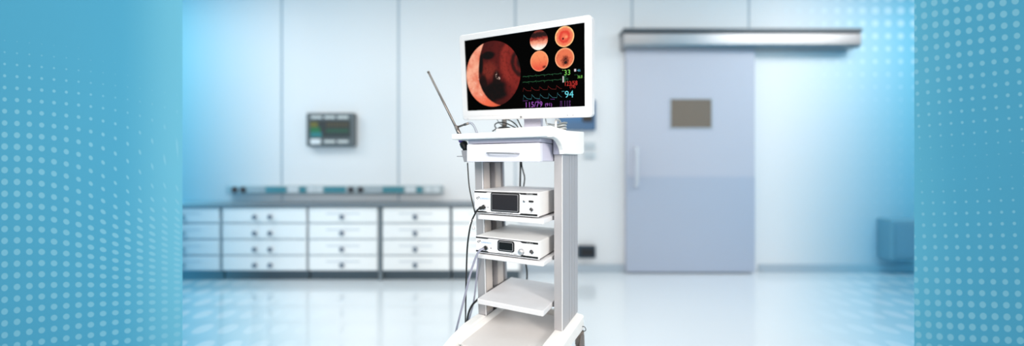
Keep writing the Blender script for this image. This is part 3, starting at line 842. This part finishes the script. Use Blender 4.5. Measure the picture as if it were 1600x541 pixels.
mb = MB(MFR); mb.lathe([(0.0048, 0), (0.0048, 0.0006), (0.0002, 0.0006)], (-0.0015, -0.0062, -0.2055), (0, -1, 0), 18); mb.build('emblem', M('emblem_grey', (112, 116, 118), 0.5), bez)
text_mesh('brand_text', 'LG', M('brand_grey', (168, 170, 174), 0.5), bez, MFR, 0.0045, 0.0125, -0.2085, -0.2025, -0.0066)
# screen
scm, nt, b = new_mat('screen_black')
b.inputs['Base Color'].default_value = (0.0012, 0.0012, 0.0012, 1); b.inputs['Roughness'].default_value = 0.6; b.inputs['Specular IOR Level'].default_value = 0.0; b.inputs['IOR'].default_value = 1.03
mb = MB(MFR); mb.box(-SX, SX, -0.001, 0.0035, -SZ, SZ)
scr = plabel(mb.build('screen', scm, mon), 'black screen with organ images and vital sign readings')

def disc(name, mat, cx_, cz_, rx, rz_, y=-0.0016, n=56, clipx=None):
    W = ROOTS[scr.name]; T = W.inverted() @ MFR
    me = bpy.data.meshes.new(name)
    vs, uvs = [], []
    for i in range(n):
        a = 2 * math.pi * i / n; px_, pz_ = math.cos(a), math.sin(a)
        vs.append(tuple(T @ Vector((cx_ + rx * px_, y, cz_ + rz_ * pz_)))); uvs.append((px_, pz_))
    me.from_pydata(vs, [], [tuple(range(n))])
    uvl = me.uv_layers.new(name='UVMap')
    for i in range(n): uvl.data[i].uv = uvs[me.loops[i].vertex_index]
    me.materials.append(mat)
    o = bpy.data.objects.new(name, me); COL.objects.link(o); o.parent = scr; ROOTS[o.name] = W
    return o
def img_mat(name, fn, strength=1.0):
    m, nt, b = new_mat(name)
    x, y = uv_pos(nt)
    uvn = nt.nodes.new('ShaderNodeUVMap')
    col = fn(nt, x, y, uvn.outputs[0])
    b.inputs['Base Color'].default_value = (0.003, 0.003, 0.003, 1); b.inputs['Specular IOR Level'].default_value = 0.05
    nt.links.new(col, b.inputs['Emission Color']); b.inputs['Emission Strength'].default_value = strength
    return m
def C(nt, x, y, x0, y0, sx, sy): return (((x - x0) / sx).pw(2.0) + ((y - y0) / sy).pw(2.0)).sqrt()
def sq(v): return v * v
def EL(x, y, x0, y0, sx, sy): return (sq((x - x0) / sx) + sq((y - y0) / sy)).sqrt()
def big_img(nt, x, y, uv):
    nz = noise(nt, 2.6, uv, 4.0); nf = noise(nt, 9.0, uv, 3.0); ng = noise(nt, 22.0, uv, 2.0)
    # tunnel folds around a far right centre
    d = EL(x, y, 1.12, 0.30, 1.0, 1.05) + (nz - 0.5) * 0.16
    c = mixc(nt, d.smooth(0.16, 0.30), lin((18, 6, 6)), lin((96, 22, 20)))
    c = mixc(nt, d.smooth(0.30, 0.36), c, lin((46, 10, 10)))
    c = mixc(nt, d.smooth(0.40, 0.50), c, lin((128, 34, 28)))
    c = mixc(nt, d.smooth(0.58, 0.66), c, lin((138, 40, 32)))
    c = mixc(nt, d.smooth(0.74, 0.90), c, lin((84, 18, 16)))
    c = mixc(nt, (d.smooth(1.0, 1.45)) * 0.75, c, lin((58, 12, 10)))
    # warmer ridge left of centre
    r = EL(x, y, -0.16, 0.12, 0.42, 0.34) + (nz - 0.5) * 0.5
    c = mixc(nt, (1 - r.smooth(0.4, 1.1)) * 0.75, c, lin((122, 40, 30)))
    # black hollows
    for (a, b_, sx, sy, k) in ((0.16, -0.50, 0.46, 0.30, 1.0), (-0.13, 0.58, 0.26, 0.13, 1.0), (-0.16, -0.62, 0.42, 0.30, 1.0), (-0.43, 0.36, 0.10, 0.40, 1.0), (0.14, -0.25, 0.16, 0.36, 0.9), (-0.36, -0.35, 0.16, 0.4, 0.9)):
        e = EL(x, y, a, b_, sx, sy) + (nz - 0.5) * 0.35
        c = mixc(nt, (1 - e.smooth(0.7, 1.2)) * k, c, lin((6, 2, 2)))
    # lower right reddish lip
    e = EL(x, y, 0.78, -0.45, 0.4, 0.3) + (nz - 0.5) * 0.3
    c = mixc(nt, (1 - e.smooth(0.5, 1.1)) * 0.6, c, lin((112, 26, 22)))
    c = mixc(nt, nf.smooth(0.45, 0.75) * 0.45, c, lin((34, 8, 7)))
    c = mixc(nt, (1 - EL(x, y, -0.12, 0.1, 0.3, 0.3).smooth(0.2, 1.0)) * ng.smooth(0.5, 0.7) * 0.5, c, lin((150, 62, 46)))
    # bright salmon crescent on the left
    q = EL(x, y.mx(0.0) * 0.66 + y.mn(0.0), 0.52, 0.0, 1.04, 1.0) + (nz - 0.5) * 0.05
    k = q.smooth(0.985, 1.02)
    sal = mixc(nt, nz.smooth(0.3, 0.65), lin((226, 118, 90)), lin((246, 176, 146)))
    sal = mixc(nt, nf.smooth(0.56, 0.66) * 0.35, sal, lin((222, 100, 76)))
    sal = mixc(nt, y.smooth(-0.95, -0.4), lin((238, 108, 74)), sal)
    sal = mixc(nt, x.smooth(-0.35, 0.35), sal, lin((214, 92, 64)))
    c = mixc(nt, k, c, sal)
    c = mixc(nt, (k * (1 - k) * 4).clamp() * 0.0, c, lin((10, 3, 3)))
    # wet highlights
    sp = ng.smooth(0.64, 0.70) * k * (1 - y.smooth(-0.15, 0.1)) * (1 - EL(x, y, 0.0, 0.0, 1, 1).smooth(0.93, 0.97)) * (1 - x.smooth(-0.45, -0.2))
    c = mixc(nt, sp * 0.85, c, lin((255, 236, 226)))
    for (a, b_, sx, sy, th) in ((0.14, -0.02, 0.045, 0.17, 0.5), (0.23, -0.14, 0.07, 0.05, 0.42), (0.0, 0.29, 0.20, 0.12, 0.62)):
        e = EL(x, y, a, b_, sx, sy)
        c = mixc(nt, (1 - e.smooth(0.5, 1.0)) * ng.smooth(th + 0.06, th + 0.16) * 0.8, c, lin((246, 206, 190)))
    return c
disc('endoscope_image', img_mat('large_organ_image', big_img, 1.05), -0.148, -0.0015, 0.1485, 0.151)
def im1(nt, x, y, uv):
    n = noise(nt, 3.0, uv, 4.0); d = y + (n - 0.5) * 0.5
    c = mixc(nt, d.smooth(-0.9, -0.2), lin((252, 240, 228)), lin((232, 148, 118)))
    c = mixc(nt, d.smooth(-0.25, 0.15), c, lin((156, 50, 40)))
    c = mixc(nt, d.smooth(0.1, 0.4), c, lin((34, 12, 12)))
    return mixc(nt, d.smooth(0.65, 0.95), c, lin((112, 44, 36)))
def im2(nt, x, y, uv):
    n = noise(nt, 3.0, uv, 4.0); d = EL(x, y, 0.0, 0.0, 1, 1) + (n - 0.5) * 0.3
    c = mixc(nt, d.smooth(0.1, 0.5), lin((232, 110, 80)), lin((216, 62, 48)))
    c = mixc(nt, d.smooth(0.48, 0.72), c, lin((232, 118, 84)))
    c = mixc(nt, d.smooth(0.78, 1.0), c, lin((250, 196, 132)))
    e = EL(x, y, -0.15, -0.18, 0.12, 0.14); c = mixc(nt, 1 - e.smooth(0.5, 1.1), c, lin((90, 14, 14)))
    e = EL(x, y, 0.2, -0.05, 0.25, 0.2); return mixc(nt, (1 - e.smooth(0.2, 1.0)) * 0.5, c, lin((246, 176, 120)))
def im3(nt, x, y, uv):
    n = noise(nt, 2.5, uv, 5.0, 1.2); v = ((x * 5.0 + y * 2.2 + n * 6.0).sin()).absv()
    c = mixc(nt, y.smooth(-0.9, 0.6), lin((222, 82, 60)), lin((238, 140, 92)))
    c = mixc(nt, (1 - v.smooth(0.0, 0.22)) * 0.5, c, lin((196, 62, 48)))
    e = EL(x, y, 0.55, -0.62, 0.32, 0.22); c = mixc(nt, (1 - e.smooth(0.2, 1.0)) * 0.9, c, lin((70, 20, 16)))
    d = EL(x, y, 0, 0, 1, 1); return mixc(nt, d.smooth(0.85, 1.02) * 0.5, c, lin((250, 190, 140)))
def im4(nt, x, y, uv):
    n = noise(nt, 3.0, uv, 5.0, 0.8); d = EL(x, y, 0.08, -0.22, 0.9, 1.1) + (n - 0.5) * 0.7
    c = mixc(nt, d.smooth(0.05, 0.32), lin((40, 14, 10)), lin((150, 66, 44)))
    c = mixc(nt, d.smooth(0.3, 0.55), c, lin((222, 112, 76)))
    c = mixc(nt, n.smooth(0.55, 0.7) * 0.6, c, lin((168, 60, 44)))
    k = EL(x, y, 0, 0, 1, 1); c = mixc(nt, k.smooth(0.8, 1.0) * 0.7, c, lin((248, 190, 138)))
    e = EL(x, y, 0.12, -0.42, 0.22, 0.2); return mixc(nt, 1 - e.smooth(0.5, 1.0), c, lin((36, 12, 8)))
for nm, fn, a, b_, rx, rz_ in (('im1', im1, 0.093, 0.1245, 0.0425, 0.0418), ('im2', im2, 0.211, 0.1243, 0.0425, 0.0425), ('im3', im3, 0.0937, 0.0356, 0.043, 0.0437), ('im4', im4, 0.2102, 0.0362, 0.0428, 0.0425)):
    disc('endoscope_image', img_mat('organ_image_' + nm, fn, 1.15), a, b_, rx, rz_)
# readings
g_ = emis('read_green', (128, 214, 92), 0.95); r_ = emis('read_red', (206, 44, 38), 0.95); c_ = emis('read_cyan', (104, 214, 226), 1.0); p_ = emis('read_purple', (160, 84, 190), 0.95)
dg_ = emis('read_dark_green', (40, 110, 66), 0.9); dp_ = emis('read_dark_purple', (112, 56, 138), 0.9); wt_ = emis('read_white', (228, 214, 222), 0.9); b_l = emis('read_blue', (84, 170, 196), 0.9)
yy = -0.0018
def rd(s, m, x0, x1, z0, z1): return text_mesh('reading', s, m, scr, MFR, x0, x1, z0, z1, yy)
rd('33', g_, 0.2085, 0.235, -0.0345, -0.0125)
rd('123/58', r_, 0.2115, 0.266, -0.0795, -0.0605)
rd('(78)', r_, 0.233, 0.2575, -0.0930, -0.0785)
rd('94', c_, 0.210, 0.2485, -0.1292, -0.1002)
rd('115/79', p_, 0.0235, 0.1045, -0.163, -0.139)
rd('(91)', p_, 0.1175, 0.150, -0.1655, -0.1475)
rd('46', b_l, 0.2655, 0.2795, -0.0245, -0.0138)
rd('36.8', g_, 0.267, 0.2875, -0.0515, -0.0395)
for k, (sa, sb) in enumerate((('30', '115'), ('25', '117'), ('20', '114'), ('15', '116'))):
    z = -0.1415 - k * 0.0068
    rd(sa, dp_, 0.187, 0.1975, z - 0.0045, z); rd(sb, dp_, 0.2085, 0.236, z - 0.0050, z)
rd('ST', dg_, 0.2065, 0.219, -0.044, -0.0365); rd('0.02', dg_, 0.2065, 0.226, -0.0535, -0.046); rd('0.1', dg_, 0.2075, 0.224, -0.0625, -0.0555)
rd('PVC', dg_, 0.2545, 0.268, -0.0385, -0.035)
rd('NIBP', dp_, 0.009, 0.034, -0.1345, -0.1315); rd('MAP', dp_, 0.078, 0.098, -0.1345, -0.1315); rd('TIME', dp_, 0.142, 0.163, -0.1345, -0.1305)
rd('HR', g_, 0.199, 0.205, -0.0145, -0.0115); rd('SpO2', c_, 0.196, 0.208, -0.1035, -0.0995)
mb = MB(MFR); mb.box(0.2005, 0.2055, yy, yy + 0.0004, -0.064, -0.0375); mb.build('level_bar', wt_, scr)
mb = MB(MFR); mb.box(0.2065, 0.2115, yy, yy + 0.0004, -0.064, -0.0375); mb.build('level_bar', dg_, scr)
mb = MB(MFR); mb.box(0.2525, 0.2610, yy, yy + 0.0004, -0.0225, -0.0120); mb.build('status_square', wt_, scr)
def trace(fn, m, th, x0=0.010, x1=0.197, n=220):
    mb = MB(MFR); t = bmesh.new(); prev = None
    for i in range(n + 1):
        x = x0 + (x1 - x0) * i / n; z = fn(i / n)
        z2 = fn(min(1, (i + 1) / n)); sl = abs(z2 - z) / ((x1 - x0) / n); h = th * min(2.5, math.sqrt(1 + sl * sl)) / 2
        a, b2 = t.verts.new((x, yy, z - h)), t.verts.new((x, yy, z + h))
        if prev: t.faces.new([prev[0], a, b2, prev[1]])
        prev = (a, b2)
    t.verts.index_update(); mb._merge(t); return mb.build('wave_trace', m, scr)
def ecg(z, up=0.010, dn=0.006):
    def f(t):
        p = (t * 4.9 + 0.12) % 1.0
        v = z + 0.001 * math.sin(t * 40)
        if 0.86 < p < 0.90: v += up * (1 - abs(p - 0.88) / 0.02)
        elif 0.90 <= p < 0.94: v -= dn * (1 - abs(p - 0.92) / 0.02)
        return v
    return f
trace(ecg(-0.0255, 0.003, 0.009), emis('trace_green', (58, 128, 82), 0.9), 0.0011)
trace(ecg(-0.0505, 0.003, 0.010), MATS['trace_green'], 0.0011)
def art(z, h, n):
    def f(t):
        p = (t * n) % 1.0
        return z + (h * (1 - math.cos(p / 0.12 * math.pi)) / 2 if p < 0.12 else h * math.exp(-(p - 0.12) * 4.5) * (1 - 0.15 * math.sin(p * 14)))
    return f
trace(art(-0.0905, 0.017, 4.7), emis('trace_red', (130, 26, 24), 0.9), 0.0011)
trace(art(-0.1270, 0.021, 4.6), emis('trace_cyan', (62, 130, 142), 0.9), 0.0012)
# stand
a0, a1 = cp(773.5, 202, 0.0), cp(862, 202, 0.0)
mb = MB(CF); mb.prism(rounded_rect(a0[0], a1[0], 0.0, 0.195, 0.012), 'z', 1.1712, 1.195, bev=0.003); bq0, bq1 = cp(818.5, 195, 0.238), cp(845, 195, 0.238); mb.box(bq0[0] - 0.01, bq1[0] + 0.01, 0.19, 0.285, 1.1712, 1.1948, bev=0.003); mb.build('stand_base', white_top, mon)
b0, b1 = cp(818.5, 195, 0.238), cp(845, 195, 0.238)
mb = MB(CF); mb.box(b0[0], b1[0], 0.238, 0.268, 1.1952, 1.46, bev=0.003); plabel(mb.build('stand_neck', lav, mon), 'pale lavender stand neck')
mb = MB(CF); mb.box(b0[0] - 0.015, b1[0] + 0.015, 0.212, 0.2375, 1.40, 1.50, bev=0.003); mb.build('tilt_hinge', mw, mon)

# small post with a round black base standing behind the stand base
pc = cp(788, 199, 0.262)
t = cthing('support_post', 'short silver post on a round black foot beneath the monitor', 'post', pc[0], pc[1], 1.1712)
mb = MB(CF); mb.lathe([(0.041, 0), (0.041, 0.040), (0.037, 0.050), (0.026, 0.058), (0.010, 0.0625), (0.002, 0.063)], (pc[0], pc[1], 1.1712), (0, 0, 1), 32); plabel(mb.build('foot', blackp, t), 'domed black foot')
mb = MB(CF); mb.cyl((pc[0], pc[1], 1.2335), (pc[0], pc[1], 1.30), 0.0125); mb.cyl((pc[0], pc[1], 1.240), (pc[0], pc[1], 1.248), 0.0145); mb.build('post', M('post_steel', (190, 180, 174), 0.35, 0.5), t)

# black leads under the monitor
def lead(label, pts, r=0.003):
    P = [Vector(cp(*p)) for p in pts]
    t = cthing('monitor_lead', label, 'cable', P[-1].x, P[-1].y, min(p.z for p in P), 'black leads under the monitor')
    mb = MB(CF); mb.tube(P, r, n=8); mb.build('lead', cable_b, t); return t
lead('black lead looping left round the silver post under the monitor', [(769.5, 205.2, 0.222), (772.5, 203.2, 0.222), (775.2, 200.6, 0.223), (773.2, 197.6, 0.223), (773.8, 194.2, 0.223), (777, 192.2, 0.223), (783, 191.4, 0.223), (790, 192.6, 0.223), (798, 196, 0.223), (806.5, 200.6, 0.225)])
lead('short black lead crossing the silver post under the monitor', [(776.5, 186, 0.23), (778.6, 190.2, 0.23), (781, 193, 0.23), (783.6, 195.4, 0.23)], 0.0019)
lead('black lead arching down to the stand base, middle of three', [(790, 186.5, 0.226), (797, 188.4, 0.226), (803.5, 192.5, 0.226), (808, 197, 0.226), (809.6, 200.6, 0.226)])
lead('straight black lead dropping beside the monitor stand neck', [(807, 184, 0.226), (809.6, 189, 0.226), (812.6, 195, 0.226), (815.8, 200.5, 0.226)])

# white cable bundle at the right end of the table
pc = cp(866, 203, 0.20)
t = cthing('white_cable_bundle', 'coiled white cable bundle tied up on tabletop right of monitor stand', 'cable bundle', pc[0], pc[1], 1.171)
cm = M('white_cable', (176, 181, 182), 0.45)
a0, a1 = cp(851, 200, 0.20), cp(882.5, 200, 0.20)
mb = MB(CF)
for k in range(9):
    w = 0.235 + random.uniform(-0.012, 0.012); z = 1.1755 + (k % 5) * 0.0135; x0_, x1_ = a0[0] + random.uniform(0, 0.006), a1[0] - random.uniform(0, 0.008)
    ww = 0.018 + random.uniform(-0.003, 0.004); dz = random.uniform(-0.003, 0.003)
    mid = (x0_ + x1_) / 2
    pts = [(x0_ + 0.012, w - ww, z), (mid, w - ww * 0.55, z - 0.002 + dz), (x1_ - 0.012, w - ww, z + 0.002), (x1_, w, z + 0.004), (x1_ - 0.012, w + ww, z + 0.002), (mid, w + ww * 0.55, z + dz), (x0_ + 0.012, w + ww, z), (x0_, w, z + 0.002), (x0_ + 0.012, w - ww, z)]
    mb.tube(pts, 0.0036, n=8, sub=6)
mb.tube([cp(856, 198, 0.215), cp(853.5, 191, 0.215), cp(852.5, 186, 0.22)], 0.003, n=8)
mb.build('coil', cm, t)
mb = MB(CF); xm = (a0[0] + a1[0]) / 2 + 0.004
mb.tube([(xm, 0.205, 1.173), (xm + 0.002, 0.200, 1.21), (xm, 0.21, 1.243), (xm, 0.26, 1.243), (xm, 0.272, 1.21), (xm, 0.265, 1.173), (xm, 0.205, 1.173)], 0.005, n=10); mb.build('tie', white_top, t)

# ================================================================== LIGHT
def area(name, loc, target, sx, sy, power, col=(1, 1, 1)):
    l = bpy.data.lights.new(name, 'AREA'); l.shape = 'RECTANGLE'; l.size = sx; l.size_y = sy; l.energy = power; l.color = col
    o = bpy.data.objects.new(name, l); COL.objects.link(o); o.location = loc
    o.rotation_euler = (Vector(target) - Vector(loc)).to_track_quat('-Z', 'Y').to_euler()
    return o
area('front_softbox', (-0.5, -1.3, 2.3), (0.0, 2.4, 1.0), 3.0, 1.6, 50, (1.0, 0.94, 0.87))
l = area('cart_fill', (-0.75, -0.35, 1.9), (0.05, 1.5, 0.85), 0.8, 0.8, 4, (1.0, 0.97, 0.93)); l.data.spread = math.radians(70)  # added fill aimed at the cart, not a lamp of the room
l = area('side_fill', (1.45, -0.5, 1.5), (0.0, 1.6, 0.85), 0.6, 0.6, 5.5, (1.0, 0.95, 0.9)); l.data.spread = math.radians(60)  # added fill from the right for the columns' side and inner faces
area('overhead_fill', (0.0, 2.0, 2.82), (0.0, 2.0, 0.0), 5.0, 0.8, 34, (1.0, 0.94, 0.86))  # unseen area light put in overhead for back wall and floor
for sx in (-1, 1): area('end_fill', (sx * 3.5, 2.35, 2.82), (sx * 3.5, 2.6, 0.0), 1.8, 1.2, 58, (1.0, 0.96, 0.9))  # added unseen fills that brighten both ends of the back wall
wd = bpy.data.worlds.new('world'); SC.world = wd; wd.use_nodes = True
bg = wd.node_tree.nodes['Background']; bg.inputs[0].default_value = (1.0, 0.95, 0.89, 1); bg.inputs[1].default_value = 0.55
